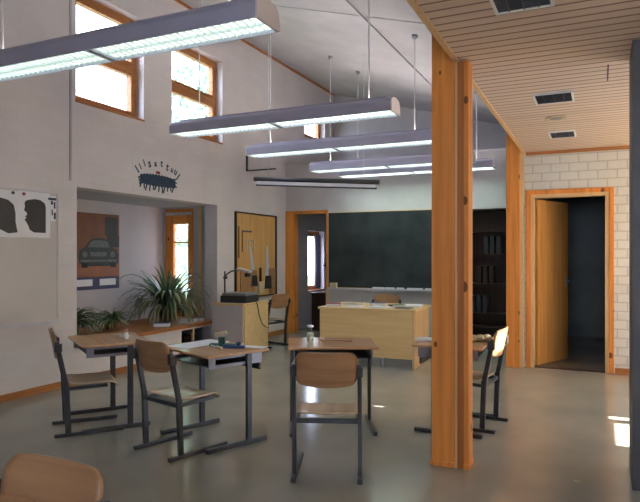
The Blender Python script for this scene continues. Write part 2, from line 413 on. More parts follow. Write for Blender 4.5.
# ---------------------------------------------------------------- posts
P_ = thing('wooden_post', 'tall layered pine post standing alone between the desks and the boarded ceiling', 'post', (-.90, 4.02, 0), 0, 'pine posts')
obj('main_board', BX((-.12, .035, -.07, .07, 0, zc(-.9) - .01)), PINE, P_, bevel=.006)
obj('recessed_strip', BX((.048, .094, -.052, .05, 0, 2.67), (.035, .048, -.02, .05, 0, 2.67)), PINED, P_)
obj('outer_board', BX((.094, .125, -.07, .07, 0, 2.67)), PINE, P_, bevel=.004)
obj('beaded_edge', BX((.038, .048, -.074, -.02, 0, 2.67)), PALEW, P_)
obj('foot_block', BX((-.127, .034, -.078, .078, 0, .035), (.092, .131, -.078, .078, 0, .035)), PINE, P_, bevel=.004)
P2 = thing('wooden_post', 'pine post against the wall corner just left of the open door', 'post', (-.965, 7.86, 0), 0, 'pine posts')
obj('main_board', BX((-.10, .06, -.06, .06, 0, zc(-1.) - .02)), PINE, P2, bevel=.006)
obj('side_board', BX((.06, .105, -.045, .035, 0, 2.67)), PALEW, P2, bevel=.004)
struct('wall_corner_return', BX((-1.03, -.93, 7.93, YB, 0, 3.02)), PLAIN)

# ---------------------------------------------------------------- pendant lamps
LL = 2.46
def lamp_profile():
    p = [(-.125, 0), (-.125, .085)]
    for k in range(1, 9):
        a = math.pi - math.pi * k / 9 * .93
        p.append((.0 + .125 * math.cos(a) - .0, .085 + .055 * math.sin(a)))
    p += [(.125, .05), (.125, 0)]
    return p
def make_lamp(label, loc, down, up, L=LL):
    DIFF = emit('lamp_lower_diffuser', (.78, 1., .90), down); UPL = emit('lamp_added_uplight', (1., .92, .88), up)
    t = thing('pendant_light', label, 'pendant light', loc, 0, 'fluorescent pendant lights')
    pr = lamp_profile()
    # housing: thin shell open at the bottom
    bm = bmesh.new()
    inner = [(a * .94, b if b < .001 else b - .006) for a, b in pr]
    pts = pr + inner[::-1]
    prism(bm, pts, lambda a, b, d: (d + .012, a, b), L - .024)
    obj('housing', bm, LAMPB, t)
    for x in (0, L - .012):
        bm = bmesh.new(); prism(bm, pr, lambda a, b, d, x=x: (x + d, a, b), .012); obj('end_cap', bm, LAMPE, t)
    obj('reflector', BX((.02, L - .02, -.113, .113, .058, .063)), REFL, t)
    for m0, m1 in ((.03, L / 2 - .02), (L / 2 + .02, L - .03)):
        for yy in (-.05, .05):
            bm = bmesh.new(); tube(bm, [(m0 + .02, yy, .038), (m1 - .02, yy, .038)], .013, 8); obj('tube', bm, TUBE, t, True)
        bm = bmesh.new(); n = 24
        for k in range(n + 1):
            x = m0 + (m1 - m0) * k / n; box(bm, x - .0015, x + .0015, -.112, .112, .011, .022)
        box(bm, m0, m1, -.0015, .0015, .003, .022)
        lv = obj('louvre', bm, REFL, t)
    obj('module_joint', BX((L / 2 - .02, L / 2 + .02, -.117, .117, -.002, .05)), LAMPB, t)
    obj('diffuser', BX((.03, L - .03, -.112, .112, .0225, .0245)), DIFF, t)
    obj('added_uplight_rim', BX((.08, L - .08, -.052, -.042, .12, .152), (.08, L - .08, .042, .052, .12, .152)), LAMPB, t)  # lips added to hide the edge glow of the uplight
    obj('added_uplight', BX((.1, L - .1, -.04, .04, .136, .1405)), UPL, t)  # glowing strip added out of view to brighten ceiling and room
    for x in (.30, L - .26):
        bm = bmesh.new(); zt = zc(loc[0] + x) - loc[2]; tube(bm, [(x, 0, .13), (x, 0, zt - .01)], .006, 6); s = obj('suspension_rod', bm, WIRE, t)
        bm = bmesh.new(); lathe(bm, [(.012, zt - .05), (.035, zt - .03), (.035, zt + .005)], x, 0, 12); obj('canopy', bm, TRAY, s)
    return t
make_lamp('nearest fluorescent pendant light, largest in the picture, crossing the first upper window', (-4.13, 2.91, 2.68), .7, 3.5)
make_lamp('second nearest fluorescent pendant light, its rounded white end left of the post', (-4.13, 5.21, 2.68), 1.15, 6.5)
make_lamp('third fluorescent pendant light from the front, one behind the rounded white end', (-4.13, 6.72, 2.68), 1.5, 9)
make_lamp('fourth fluorescent pendant light from the front, over the teacher desk', (-4.03, 8.38, 2.68), 2.2, 11)
make_lamp('farthest fluorescent pendant light close to the blackboard, its end seen past the post', (-3.87, 9.12, 2.68), 4.0, 9)

# rolled projection screen hanging across the corner
t = thing('projection_screen', 'rolled-up projection screen with black casing hanging near the blackboard', 'projection screen', (-4.62, 7.62, 2.50), 0)
d = Vector((-2.80, 7.98, 2.42)) - Vector((-4.62, 7.62, 2.50)); d = d + Vector((0, 0, -.02))
bm = bmesh.new(); tube(bm, [(0, 0, .02), tuple(d + Vector((0, 0, .02)))], .034, 12); obj('casing', bm, BLACK, t, True)
bm = bmesh.new(); bar(bm, (.05, 0, -.025), tuple(d * .97 + Vector((0, 0, -.025))), .006, .07); obj('screen_cloth', bm, WHITE, t)
bm = bmesh.new(); tube(bm, [(.03, 0, -.07), tuple(d * .98 + Vector((0, 0, -.07)))], .012, 8); obj('bottom_rod', bm, STEEL, t, True)
for k in (.12, .88):
    q = d * k; bm = bmesh.new(); tube(bm, [(q.x, q.y, q.z + .05), (q.x, q.y, zc(-4.62 + q.x) - 2.50)], .004, 6); obj('suspension_wire', bm, WIRE, t)
t = thing('wall_bracket', 'dark steel bracket on the left wall beside the rolled screen', 'bracket', (XL, 8.24, 2.77))
bm = bmesh.new(); bar(bm, (.02, 0, -.03), (.02, 0, .24), .03, .02, (0, 1, 0)); obj('back_plate', bm, STEEL, t)
bm = bmesh.new(); bar(bm, (.02, 0, -.02), (.55, .0, -.02), .02, .02); obj('arm', bm, STEEL, t)

# ---------------------------------------------------------------- chairs
def rrect(v, H, W, r):
    d = abs(v) - (H - r)
    return W if d <= 0 else W - r + math.sqrt(max(r * r - d * d, 0))
def chair(label, loc, rz, dark=False):
    t = thing('school_chair', label, 'chair', loc, rz, 'school chairs')
    for s in (-1, 1):
        x = s * .205
        bm = bmesh.new(); bar(bm, (x, -.27, .016), (x, .24, .016), .032, .028); obj('runner', bm, STEEL, t, bevel=.006)
        f = [obj('rubber_foot', BX((x - .018, x + .018, yy - .012, yy + .012, 0, .012)), BLACK, t.children[-1]) for yy in ()]
        bm = bmesh.new(); bar(bm, (x, -.17, .03), (x, -.185, .41), .026, .042, (0, 1, 0)); bar(bm, (x, -.184, .395), (x * .985, -.255, .735), .026, .036, (0, 1, 0)); obj('leg', bm, STEEL, t, bevel=.005)
        bm = bmesh.new(); bar(bm, (x * .93, -.18, .365), (x * .93, .12, .372), .024, .028); obj('seat_support', bm, STEEL, t, bevel=.004)
        bm = bmesh.new(); box(bm, x - .018, x + .018, -.270, -.215, .655, .72); obj('backrest_clamp', bm, BLACK, t, bevel=.006)
    bm = bmesh.new(); bar(bm, (-.2, -.18, .365), (.2, -.18, .365), .024, .03); obj('crossbar', bm, STEEL, t, bevel=.004)
    # seat: plywood with turned-down front and a shallow dish
    def seat(u, v):
        W = rrect(v, 1, .195, 0) if False else None
        y = -.165 + (v + 1) / 2 * .375
        d = abs(v) - .72; w = .195 if d <= 0 else .195 - .05 * (1 - math.sqrt(max(1 - (d / .28) ** 2, 0)))
        z = .398 - .012 * (1 - u * u) * math.cos(v * 1.3) + (0 if v < .6 else -.05 * ((v - .6) / .4) ** 2) + (.012 * ((-v - .6) / .4) ** 2 if v < -.6 else 0)
        return (u * w, y, z)
    us = [i / 8 for i in range(-8, 9)]; vs = [-1, -.97, -.9, -.8, -.6, -.3, 0, .3, .6, .75, .85, .93, .98, 1]
    bm = bmesh.new(); sheet(bm, seat, us, vs, .012); obj('seat', bm, SEAT, t, True)
    def back(u, v):
        H = .10; W = rrect(v * H, H, .192, .055) if v < 0 else rrect(v * H, H, .192, .055)
        x = u * W; z = .708 + v * H - .018 * u * u * (1 if v < 0 else 0) * 0
        y = -.258 - .0 * v - .22 * (z - .708) - .03 * (1 - (x / .2) ** 2) + .012
        zb = z - (.022 * (1 - (x / .2) ** 2) if v < 0 else 0) * (-v)
        return (x, y, zb)
    vs = [-1, -.985, -.95, -.88, -.75, -.55, -.3, 0, .3, .55, .75, .88, .95, .985, 1]
    bm = bmesh.new(); sheet(bm, back, us, vs, .013); obj('backrest', bm, PLY, t, True)
    return t
ch = chair('leftmost wooden chair, side on at the desk nearest the whiteboard', (-3.765, 3.64, 0), -39)
dup(ch, (-2.76, 3.55, 0), -15, 'plywood chair seen from behind at a desk holding papers, left of centre')
dup(ch, (-1.61, 3.59, 0), 21, 'plywood chair in the centre with its back squarely to the camera')
dup(ch, (-.99, 5.06, 0), 84, 'chair right of the post, its backrest lit white by the sun')
dup(ch, (-1.42, .97, 0), 180, 'nearest chair, only its dark backrest showing at the bottom left corner')
dup(ch, (-4.66, 8.10, 0), 75, 'small chair pushed against the side of the projector cupboard')
dup(ch, (-2.87, 8.36, .0), 188, 'chair behind the teacher desk with only its brown backrest showing')

# ---------------------------------------------------------------- desks
def desk(label, loc, rz):
    t = thing('school_desk', label, 'desk', loc, rz, 'school desks')
    obj('tabletop', BX((-.35, .35, -.275, .275, .672, .692)), TOP, t, bevel=.006)
    # steel book tray, open to the sitter and slotted at the ends
    obj('book_tray', BX((-.30, .30, -.20, .23, .588, .594), (-.30, .30, .224, .23, .594, .672)), STEEL, t)
    for s in (-1, 1):
        x0, x1 = (s * .300, s * .306)
        x0, x1 = min(x0, x1), max(x0, x1)
        obj('tray_side', BX((x0, x1, -.235, .235, .588, .612), (x0, x1, -.235, .235, .650, .672), (x0, x1, -.235, -.18, .612, .650), (x0, x1, .11, .235, .612, .650)), TRAY, t)
        x = s * .322
        bm = bmesh.new(); bar(bm, (x, .10, .03), (x, .10, .672), .026, .045, (0, 1, 0)); obj('leg', bm, STEEL, t, bevel=.005)
        bm = bmesh.new(); bar(bm, (x, -.27, .018), (x, .26, .018), .034, .032); obj('runner', bm, STEEL, t, bevel=.006)
    bm = bmesh.new(); bar(bm, (-.31, .215, .56), (.31, .215, .56), .02, .05); obj('crossbar', bm, STEEL, t, bevel=.004)
    return t
dk = desk('leftmost school desk, in front of the plants, with a small candle on top', (-3.78, 3.87, 0), -34)
dup(dk, (-2.70, 3.85, 0), -22, 'school desk left of centre covered with white papers and blue tools')
dup(dk, (-1.98, 4.47, 0), 28, 'school desk in the centre with a glass jar on it')
dup(dk, (-1.08, 4.98, 0), 90, 'school desk half hidden by the free-standing pine post')
dup(dk, (-1.45, .955, 0), 180, 'nearest desk, a pale corner of it at the bottom left corner')

# ---------------------------------------------------------------- teacher desk
t = thing('teacher_desk', 'wide pale birch teacher desk strewn with papers before the blackboard', 'desk', (-2.05, 7.12, 0), 2)
TZ = .73; TW = 1.25; TD = .86
obj('desktop', BX((-TW - .02, .02, -.02, TD, TZ - .028, TZ)), BIRCH, t, bevel=.004)
obj('modesty_panel', BX((-TW, -.025, 0, .02, .12, TZ - .028)), BIRCH, t)
obj('side_panel', BX((-.025, 0, 0, TD - .03, .0, TZ - .028)), PALEW, t)
obj('side_panel', BX((-TW, -TW + .025, .02, TD - .03, .0, TZ - .028)), PALEW, t)
dr = obj('drawer_block', BX((-TW + .03, -TW + .42, .12, TD - .04, .12, TZ - .03)), BIRCH, t)
for k in range(3):
    dd = obj('drawer', BX((-TW + .035, -TW + .415, TD - .04, TD - .022, .13 + .19 * k, .31 + .19 * k)), BIRCH, t)
    obj('handle', BX((-TW + .17, -TW + .28, TD - .022, TD - .005, .22 + .19 * k, .235 + .19 * k)), ALU, dd)
for x in (-.42,): obj('leg', BX((x - .012, x + .012, .03, .055, 0, .6)), ALU, t)
Mt = Matrix.Translation((-2.05, 7.12, 0)) @ Matrix.Rotation(math.radians(2), 4, 'Z')
def on_desk(x, y, z=TZ): return tuple(Mt @ Vector((x, y, z)))
def sheetpile(name, label, cat, loc, rz, w, d, h, mat, group=None):
    bm = bmesh.new(); box(bm, -w / 2, w / 2, -d / 2, d / 2, 0, h * .5); box(bm, -w / 2 + .006, w / 2 + .008, -d / 2 - .005, d / 2 - .004, h * .5, h, Matrix.Rotation(.06, 4, 'Z'))
    o = obj(name, bm, mat); o.location = loc; o.rotation_euler = (0, 0, math.radians(rz)); return tag(o, label, cat, group)
def book(label, loc, rz, w, d, h, mat, group=None, name='book'):
    t = thing(name, label, 'book', loc, rz, group)
    obj('cover', BX((-w / 2, w / 2, -d / 2, d / 2, 0, .003), (-w / 2, w / 2, -d / 2, d / 2, h - .003, h), (-w / 2, -w / 2 + .003, -d / 2, d / 2, .003, h - .003)), mat, t)
    obj('page_block', BX((-w / 2 + .003, w / 2 - .004, -d / 2 + .004, d / 2 - .004, .003, h - .003)), WHITE, t)
    return t
G = 'books and papers on the teacher desk'
book('red book at the left end of the teacher desk', on_desk(-1.12, .16), 20, .2, .14, .035, REDB, G)
book('cream book beside the red book on the teacher desk', on_desk(-.95, .44), -10, .22, .16, .03, CREAM, G)
sheetpile('paper_stack', 'low white paper stack left on the teacher desk, near its front edge', 'paper', on_desk(-.82, .12), 30, .24, .17, .012, WHITE, G)
book('dark blue book lying left of centre on the teacher desk', on_desk(-.60, .44), 15, .2, .15, .04, BLUEB, G)
sheetpile('paper_stack', 'white paper stack at the middle of the teacher desk', 'paper', on_desk(-.48, .14), -15, .26, .19, .014, WHITE, G)
book('green book lying at the middle of the teacher desk', on_desk(-.34, .46), 40, .2, .15, .02, GRNB, G)
sheetpile('paper_stack', 'white paper stack at the right end of the teacher desk', 'paper', on_desk(-.14, .50), 5, .2, .28, .02, WHITE, G)
book('dark closed book near the right front corner of the teacher desk', on_desk(-.16, .12), -5, .2, .14, .014, DBROWN, G)

# ---------------------------------------------------------------- blackboard and things along the back wall
t = thing('blackboard', 'wide dark blackboard mounted on the back wall behind the teacher desk', 'blackboard', (-4.30, YB - .045, .83))
obj('slate', BX((.012, 2.33, 0, .03, .012, 1.30)), BOARD, t)
obj('frame', BX((0, 2.34, -.004, .035, 0, .012), (0, 2.34, -.004, .035, 1.30, 1.312), (0, .012, -.004, .035, .012, 1.30), (2.33, 2.342, -.004, .035, .012, 1.30)), PALEW, t)
obj('chalk_tray', BX((.02, 2.3, -.07, -.004, -.02, -.008), (.02, 2.3, -.075, -.067, -.02, .006)), ALU, t)
yb = YB - .085
G = 'chalk sticks and boxes on the blackboard tray'
for k, (x, w) in enumerate(((-3.46, .20), (-3.24, .16), (-3.04, .12), (-2.86, .26), (-2.56, .2))):
    tag(obj('chalk_box', BX((x, x + w, yb - .012, yb + .022, .824, .862)), WHITE), 'small white chalk box on the tray, %s' % ('first from the left', 'second from the left', 'in the middle of the row', 'second from the right', 'rightmost of the row')[k], 'chalk box', G)
tag(obj('chalkboard_eraser', BX((-4.24, -4.11, yb - .025, yb + .03, .826, .92)), CREAM, bevel=.008), 'beige sponge eraser standing at the left end of the blackboard tray', 'eraser')
# trim strip of the wall end under the blackboard
struct('trim_10', BX((-4.345, -4.30, YB - .035, YB - .03, 0, .80)), PALEW)
# dark glazed cupboard
t = thing('cupboard', 'tall dark cupboard with shelves against the back wall right of the post', 'cupboard', (-1.88, YB - .32, 0))
obj('carcass', BX((0, .02, 0, .31, 0, 2.10), (.77, .79, 0, .31, 0, 2.10), (.02, .77, 0, .31, 2.08, 2.10), (.02, .77, 0, .31, 0, .08), (.02, .77, .30, .31, .08, 2.08)), DBROWN, t)
for z in (.5, .95, 1.4, 1.75): obj('shelf', BX((.02, .77, .03, .30, z, z + .02)), DBROWN, t)
for z in (.3,): obj('shelf', BX((.02, .77, .03, .30, z, z + .02)), DBROWN, t)
G = 'dark folders in the cupboard'
for k in range(9):
    z = (.52, .97, 1.42)[k % 3]; x = -1.80 + .07 * (k // 3) * 1.3 + .2 * (k % 3) * .5
    tag(obj('folder', BX((x, x + .06, YB - .27, YB - .05, z, z + .26)), (BLACK, DBROWN, BLACK)[k % 3], bevel=.003), 'dark folder standing on a shelf of the dark cupboard', 'folder', G)

# ---------------------------------------------------------------- room behind the doorway
t = thing('low_cabinet', 'dark low cabinet standing beyond the corner doorway', 'cabinet', (-4.95, 10.25, 0))
obj('carcass', BX((0, 1.0, 0, .4, 0, .66)), DBROWN, t); obj('cabinet_top', BX((-.02, 1.02, -.02, .42, .66, .69)), DBROWN, t)
t = thing('planter', 'dark tapered planter box on the cabinet in front of the far window', 'planter', (-4.49, 10.42, .69))
bm = bmesh.new(); r4 = bmesh.ops.create_cone(bm, cap_ends=True, segments=4, radius1=.13, radius2=.24, depth=.52); bmesh.ops.transform(bm, matrix=Matrix.Translation((0, 0, .26)) @ Matrix.Rotation(math.pi / 4, 4, 'Z'), verts=bm.verts)
obj('tub', bm, DBROWN, t)
bm = BX((-.20, .20, -.20, .20, .50, .53)); obj('rim', bm, DBROWN, t)
bm = bmesh.new()
for k in range(6): tube(bm, [(XL + .035 + .012 * (k % 2), 10.78 + k * .035, .74), (XL + .035 + .012 * (k % 2), 10.78 + k * .035, 1.80)], .02, 8)
tag(obj('curtain', bm, CURT, smooth=True), 'lilac curtain drawn half across the window beyond the corner doorway', 'curtain')

# ---------------------------------------------------------------- whiteboard and paper profiles
t = thing('whiteboard', 'large whiteboard on the left wall with black paper silhouettes on it', 'whiteboard', (XL, 2.6, .73))
obj('panel', BX((0, .018, 0, 1.92, 0, 1.31)), ENAMEL, t)
obj('frame', BX((0, .026, 0, 1.92, -.015, 0), (0, .026, 0, 1.92, 1.31, 1.322), (0, .026, 1.92, 1.935, -.015, 1.322), (0, .026, -.015, 0, -.015, 1.322)), ALU, t)
obj('pen_tray', BX((.0, .08, .05, 1.88, -.03, -.015), (.074, .08, .05, 1.88, -.015, .0)), ALU, t)
def silhouette(label, y0, w, z0, h, prof, pw0, pw1):
    t = thing('silhouette_paper', label, 'paper', (XL + .0185, y0, z0))
    obj('sheet', BX((0, .001, pw0, pw1, -.05, h + .07)), WHITE, t)
    bm = bmesh.new(); prism(bm, prof, lambda a, b, d: (.0012 + d, a * w, b * h), .001); obj('silhouette', bm, BLACK, t)
    return t
face = [(.02, .86), (.08, .93), (.25, .97), (.5, 1.0), (.75, .98), (.95, .9), (1, .8), (1, 0), (.45, 0), (.25, .08), (.2, .18), (.08, .32), (.02, .38), (.1, .42), (.05, .47), (.14, .52), (.12, .58), (0, .64), (.04, .75)]
silhouette('right black head silhouette on white paper, facing left, on the whiteboard', 4.125, .255, 1.625, .335, face, -.06, .31)
face2 = [(0, .9), (.2, .98), (.5, 1), (.8, .93), (.95, .8), (1, .55), (1, .3), (1.06, 0), (.8, -.04), (.6, .06), (0, .1)]
silhouette('left black head silhouette on white paper, cut by the picture edge', 3.64, .39, 1.62, .33, face2, -.05, .43)
for yy, m, l in ((4.00, BLACK, 'black round magnet at the top of the left silhouette sheet'), (4.12, REDB, 'dark red round magnet between the two silhouette sheets')):
    bm = bmesh.new(); bmesh.ops.create_cone(bm, cap_ends=True, segments=16, radius1=.016, radius2=.014, depth=.01); bmesh.ops.transform(bm, matrix=Matrix.Translation((XL + .026, yy, 2.0)) @ Matrix.Rotation(math.pi / 2, 4, 'Y'), verts=bm.verts)
    tag(obj('magnet', bm, m), l, 'magnet')
t = thing('note_strip', 'narrow strip with dark ink marks at the right edge of the whiteboard', 'note', (XL + .0185, 4.44, 1.75))
obj('sheet', BX((0, .001, 0, .07, 0, .26)), WHITE, t)
bm = BX((.001, .002, -.03, .07, .215, .24), (.001, .002, .005, .03, .17, .21), (.001, .002, .04, .06, .13, .2)); lathe(bm, [(.02, 0), (.02, .001)], 0, 0, 10); bm.free()
bm = BX((.001, .002, -.03, .07, .215, .24), (.001, .002, .005, .03, .17, .21), (.001, .002, .04, .06, .13, .2), (.001, .002, .012, .028, .06, .12), (.001, .002, .04, .065, .02, .09))
obj('ink_marks', bm, INK, t)

# ---------------------------------------------------------------- emblem sheet above the niche
t = thing('emblem_poster', 'white sheet with arched lettering over dark blue walking figures, above the niche', 'poster', (XL, 6.13, 2.40))
obj('sheet', BX((0, .003, -.47, .45, -.23, .24)), mottled('emblem_sheet_paper', (.66, .63, .61), (.62, .59, .575), 3, .7), t)
bm = bmesh.new(); N = 40; up = []; lo = []
for i in range(N + 1):
    a = -.34 + .68 * i / N; k = 1 - (a / .36) ** 2
    up.append((a, -.02 + .05 * max(k, 0) ** .5 + .008 * math.sin(i * 1.9))); lo.append((a, -.10 - .02 * max(k, 0) ** .5 + .01 * math.sin(i * 2.7)))
prism(bm, up + lo[::-1], lambda a, b, d: (.0035 + d, a, b), .001)
fig = obj('walking_figures', bm, INK, t)
bm = bmesh.new()
for i in range(12):
    a = -.33 + .057 * i; lean = .022 * math.sin(i * 2.1) - .012; bar(bm, (.005, a, -.10), (.005, a + lean, -.19 + .018 * math.cos(i * 1.3) + abs(a) * .06), .023, .002, (1, 0, 0))
for i in range(4): bar(bm, (.005, -.30, .0 - .02 * i), (.005, -.38 + .01 * i, -.05 - .035 * i), .02, .002, (1, 0, 0))
for i in range(3): bar(bm, (.005, .29, -.02 * i), (.005, .37, .02 - .06 * i), .016, .002, (1, 0, 0))
obj('legs', bm, INK, t)
obj('red_cap', BX((.0035, .0055, -.05, .03, .04, .075)), INKR, t)
word = 'liisattuul'
bm = bmesh.new(); dg = None
n = len(word)
for i, chx in enumerate(word):
    ang = math.radians(78 - 156 * i / (n - 1)) ; cu = bpy.data.curves.new('letter', 'FONT'); cu.body = chx; cu.size = (.15, .11, .13)[i % 3]; cu.extrude = .001; cu.offset = .004; cu.align_x = 'CENTER'
    to = bpy.data.objects.new('letter', cu); C.objects.link(to); bpy.context.view_layer.update()
    me = bpy.data.meshes.new_from_object(to.evaluated_get(bpy.context.evaluated_depsgraph_get()))
    a = -.37 * math.sin(ang); b = .0 + .135 * math.cos(ang) + .012 * ((i * 7) % 3 - 1)
    R = Matrix(((0, 0, 1, .005), (1, 0, 0, 0), (0, 1, 0, 0), (0, 0, 0, 1)))
    M = Matrix.Translation((0, a, b)) @ R @ Matrix.Rotation(ang * .55, 4, 'Z') @ Matrix.Diagonal((.9, 1, 1, 1))
    me.transform(M); bm.from_mesh(me); bpy.data.objects.remove(to); bpy.data.meshes.remove(me)
obj('lettering', bm, INK, t)

# ---------------------------------------------------------------- car poster in the niche
t = thing('car_poster', 'brown and rust poster of a parked car hanging in the niche', 'poster', (-6.248, 5.66, .93))
PW, PH = .93, 1.04
obj('sheet', BX((0, .003, 0, PW, 0, PH)), POSTB, t)
obj('foreground', BX((.003, .004, 0, PW, .17, .42)), POSTO, t)
obj('caption_band', BX((.003, .004, 0, PW, 0, .17)), POSTN, t)
obj('caption_box', BX((.004, .005, .14, .43, .05, .14)), WHITE, t); obj('caption_box', BX((.004, .005, .56, .86, .05, .14)), WHITE, t)
def flat(name, mat, dep, *polys):
    bm = bmesh.new()
    for p in polys: prism(bm, p, lambda a, b, d: (dep + d, a, b), .001)
    return obj(name, bm, mat, t)
def oval(cx, cy, rx, ry, n=16): return [(cx + rx * math.cos(k * 2 * math.pi / n), cy + ry * math.sin(k * 2 * math.pi / n)) for k in range(n)]
flat('car_body', POSTG, .0042, [(.20, .36), (.185, .46), (.21, .53), (.30, .575), (.36, .65), (.42, .69), (.55, .705), (.68, .69), (.75, .64), (.79, .575), (.88, .54), (.92, .47), (.91, .36), (.80, .32), (.30, .32)])
flat('car_windscreen', POSTL, .0054, [(.34, .575), (.40, .645), (.46, .67), (.66, .67), (.71, .64), (.75, .575)])
flat('car_chrome', POSTL, .0054, oval(.30, .48, .045, .04), oval(.80, .48, .045, .04), [(.40, .45), (.38, .51), (.70, .51), (.68, .45)], [(.22, .375), (.22, .405), (.88, .405), (.88, .375)])
flat('car_wheel', BLACK, .0056, [(.24, .30), (.24, .36), (.34, .36), (.34, .30)]); flat('car_wheel', BLACK, .0056, [(.76, .30), (.76, .36), (.86, .36), (.86, .30)])
bm = BX((.004, .005, .66, .9, .74, 1.0), (.004, .005, .7, .93, .58, .74)); obj('dark_trees', bm, POSTG, t)

# ---------------------------------------------------------------- plants in the niche
def pot_bm(r, h):
    bm = bmesh.new(); lathe(bm, [(r * .68, 0), (r * .95, h * .82), (r * 1.05, h * .82), (r * 1.05, h), (r * .92, h), (r * .88, h * .9)], 0, 0, 24); return bm
def leafy(bm, n, z0, ln, wd, lo, hi, rr, droop=1.3, lim=(-.4, .6, -.6, .6)):
    for k in range(n):
        a = random.uniform(0, 2 * math.pi); e = random.uniform(lo, hi); L = ln * random.uniform(.6, 1.1); w = wd * random.uniform(.7, 1.1)
        dx, dy = math.cos(a), math.sin(a); p = Vector((dx * rr * random.random(), dy * rr * random.random(), z0)); pts = []; m = 8
        for i in range(m + 1):
            p.x = min(max(p.x, lim[0]), lim[1]); p.y = min(max(p.y, lim[2]), lim[3]); p.z = max(p.z, .02)
            pts.append(p.copy()); ee = e - droop * (i / m) ** 1.3 * random.uniform(.9, 1.1)
            p = p + Vector((dx * math.cos(ee), dy * math.cos(ee), math.sin(ee))) * (L / m)
        sd = Vector((-dy, dx, 0)); prev = None
        for i, q in enumerate(pts):
            ww = w * (.45 + .9 * math.sin(math.pi * min(i / m * .9 + .1, 1))) * (1 if i < m else .1)
            v = [bm.verts.new(q - sd * ww / 2 + Vector((0, 0, .003))), bm.verts.new(q), bm.verts.new(q + sd * ww / 2 + Vector((0, 0, .003)))]
            if prev:
                bm.faces.new((prev[0], prev[1], v[1], v[0])); bm.faces.new((prev[1], prev[2], v[2], v[1]))
            prev = v
def leaves_obj(name, bm, mat, parent):
    o = obj(name, bm, mat, parent, True); s = o.modifiers.new('thick', 'SOLIDIFY'); s.thickness = .002; return o
t = thing('spider_plant', 'large spider plant with long arching striped leaves in the niche by its window', 'plant', (-5.68, 6.95, .44))
obj('pot', pot_bm(.13, .2), POT, t, True)
bm = bmesh.new(); lathe(bm, [(.11, .17), (.11, .175)]); obj('soil', bm, SOIL, t)
bm = bmesh.new(); leafy(bm, 150, .18, .80, .03, .3, 1.25, .07, 2.3, (-.5, .62, -1, .42)); leaves_obj('leaf_cluster', bm, LEAF2, t)
bm = bmesh.new(); leafy(bm, 60, .18, .72, .034, .9, 1.5, .07, 1.0, (-.5, .62, -1, .42)); leaves_obj('upright_leaves', bm, LEAF, t)
bm = bmesh.new()
for (dx, dy) in ((-.28, -.72), (.30, .42), (.2, -.5)):
    pts = [(dx * k / 7, dy * k / 7, .2 + .55 * math.sin(min(k / 7, 1) * 2.2) * .9) for k in range(8)]; tube(bm, pts, .005, 5)
obj('runner_stem', bm, LEAF, t)
t = thing('potted_fern', 'low dark bushy plant at the left end of the niche sill', 'plant', (-5.78, 5.30, .44))
obj('pot', pot_bm(.10, .13), POT, t, True)
bm = bmesh.new(); leafy(bm, 150, .12, .40, .02, .2, 1.3, .06, 1.9); leaves_obj('foliage', bm, LEAF, t)
t = thing('potted_fern', 'second dark bushy plant on the niche sill, between the fern and the spider plant', 'plant', (-5.75, 5.92, .44))
obj('pot', pot_bm(.09, .12), POT, t, True)
bm = bmesh.new(); leafy(bm, 90, .11, .30, .02, .2, 1.2, .06, 1.9); leaves_obj('foliage', bm, LEAF, t)
book('blue book lying on the niche sill under the spider plant', (-5.33, 6.42, .44), 30, .2, .15, .05, BLUEB)
sheetpile('paper_stack', 'small white paper stack on the niche sill right of the spider plant', 'paper', (-5.32, 6.95, .44), 20, .2, .18, .05, WHITE)
book('red book on the niche sill beside the white papers', (-5.33, 7.2, .44), 70, .16, .12, .05, REDB)

for y, m, l in ((6.74, GRNB, 'dark green storage box under the niche sill, left one'), (7.10, DBROWN, 'dark brown storage box under the niche sill, right one')):
    t = thing('storage_box', l, 'box', (-5.55, y, 0))
    obj('box_body', BX((-.16, .16, -.14, .14, 0, .20)), m, t, bevel=.004); obj('lid', BX((-.168, .168, -.148, .148, .20, .235)), m, t, bevel=.004)
tag(obj('sill_leg', BX((XL - .06, XL - .03, 6.90, 6.93, 0, .40)), PALEW), 'pale wooden leg under the niche sill between two storage boxes', 'leg')

# ---------------------------------------------------------------- cupboard with overhead projector
t = thing('projector_cupboard', 'boxy birch cupboard with a pale grey side under the overhead projector', 'cupboard', (-4.93, 7.02, 0))
obj('carcass', BX((0, .50, .0, .66, .04, .705)), PALEW, t)
obj('side_panel', BX((0, .50, -.018, 0, .0, .705)), mottled('grey_lilac_laminate', (.56, .49, .47), (.50, .44, .43), 4, .4), t)
obj('cupboard_door', BX((.50, .518, .01, .65, .05, .70)), BIRCH, t, bevel=.003)
obj('cupboard_top', BX((-.01, .525, -.025, .67, .705, .73)), BIRCH, t, bevel=.003)
obj('plinth', BX((.01, .49, 0, .65, 0, .04)), DBROWN, t)
t = thing('overhead_projector', 'black overhead projector with a raised lens arm on the birch cupboard', 'projector', (-4.66, 7.30, .73), 4)
obj('body', BX((-.21, .20, -.20, .20, 0, .10)), BLACK, t, bevel=.01)
obj('glass_stage', BX((-.19, .18, -.18, .18, .10, .135)), TRAY, t, bevel=.006)
bm = bmesh.new(); tube(bm, [(-.18, -.12, .10), (-.18, -.12, .44)], .012, 8); obj('column', bm, STEEL, t, True)
bm = bmesh.new(); tube(bm, [(-.18, -.12, .36), (-.15, -.11, .40), (-.09, -.09, .44), (.0, -.04, .455)], .011, 8); lathe(bm, [(.03, .33), (.03, .37)], -.17, -.12, 12); obj('arm', bm, STEEL, t, True)
bm = bmesh.new(); box(bm, -.10, .10, -.06, .06, -.012, .018, Matrix.Translation((.07, 0, .45)) @ Matrix.Rotation(.22, 4, 'Y')); obj('mirror_head', bm, ALU, t, bevel=.006)
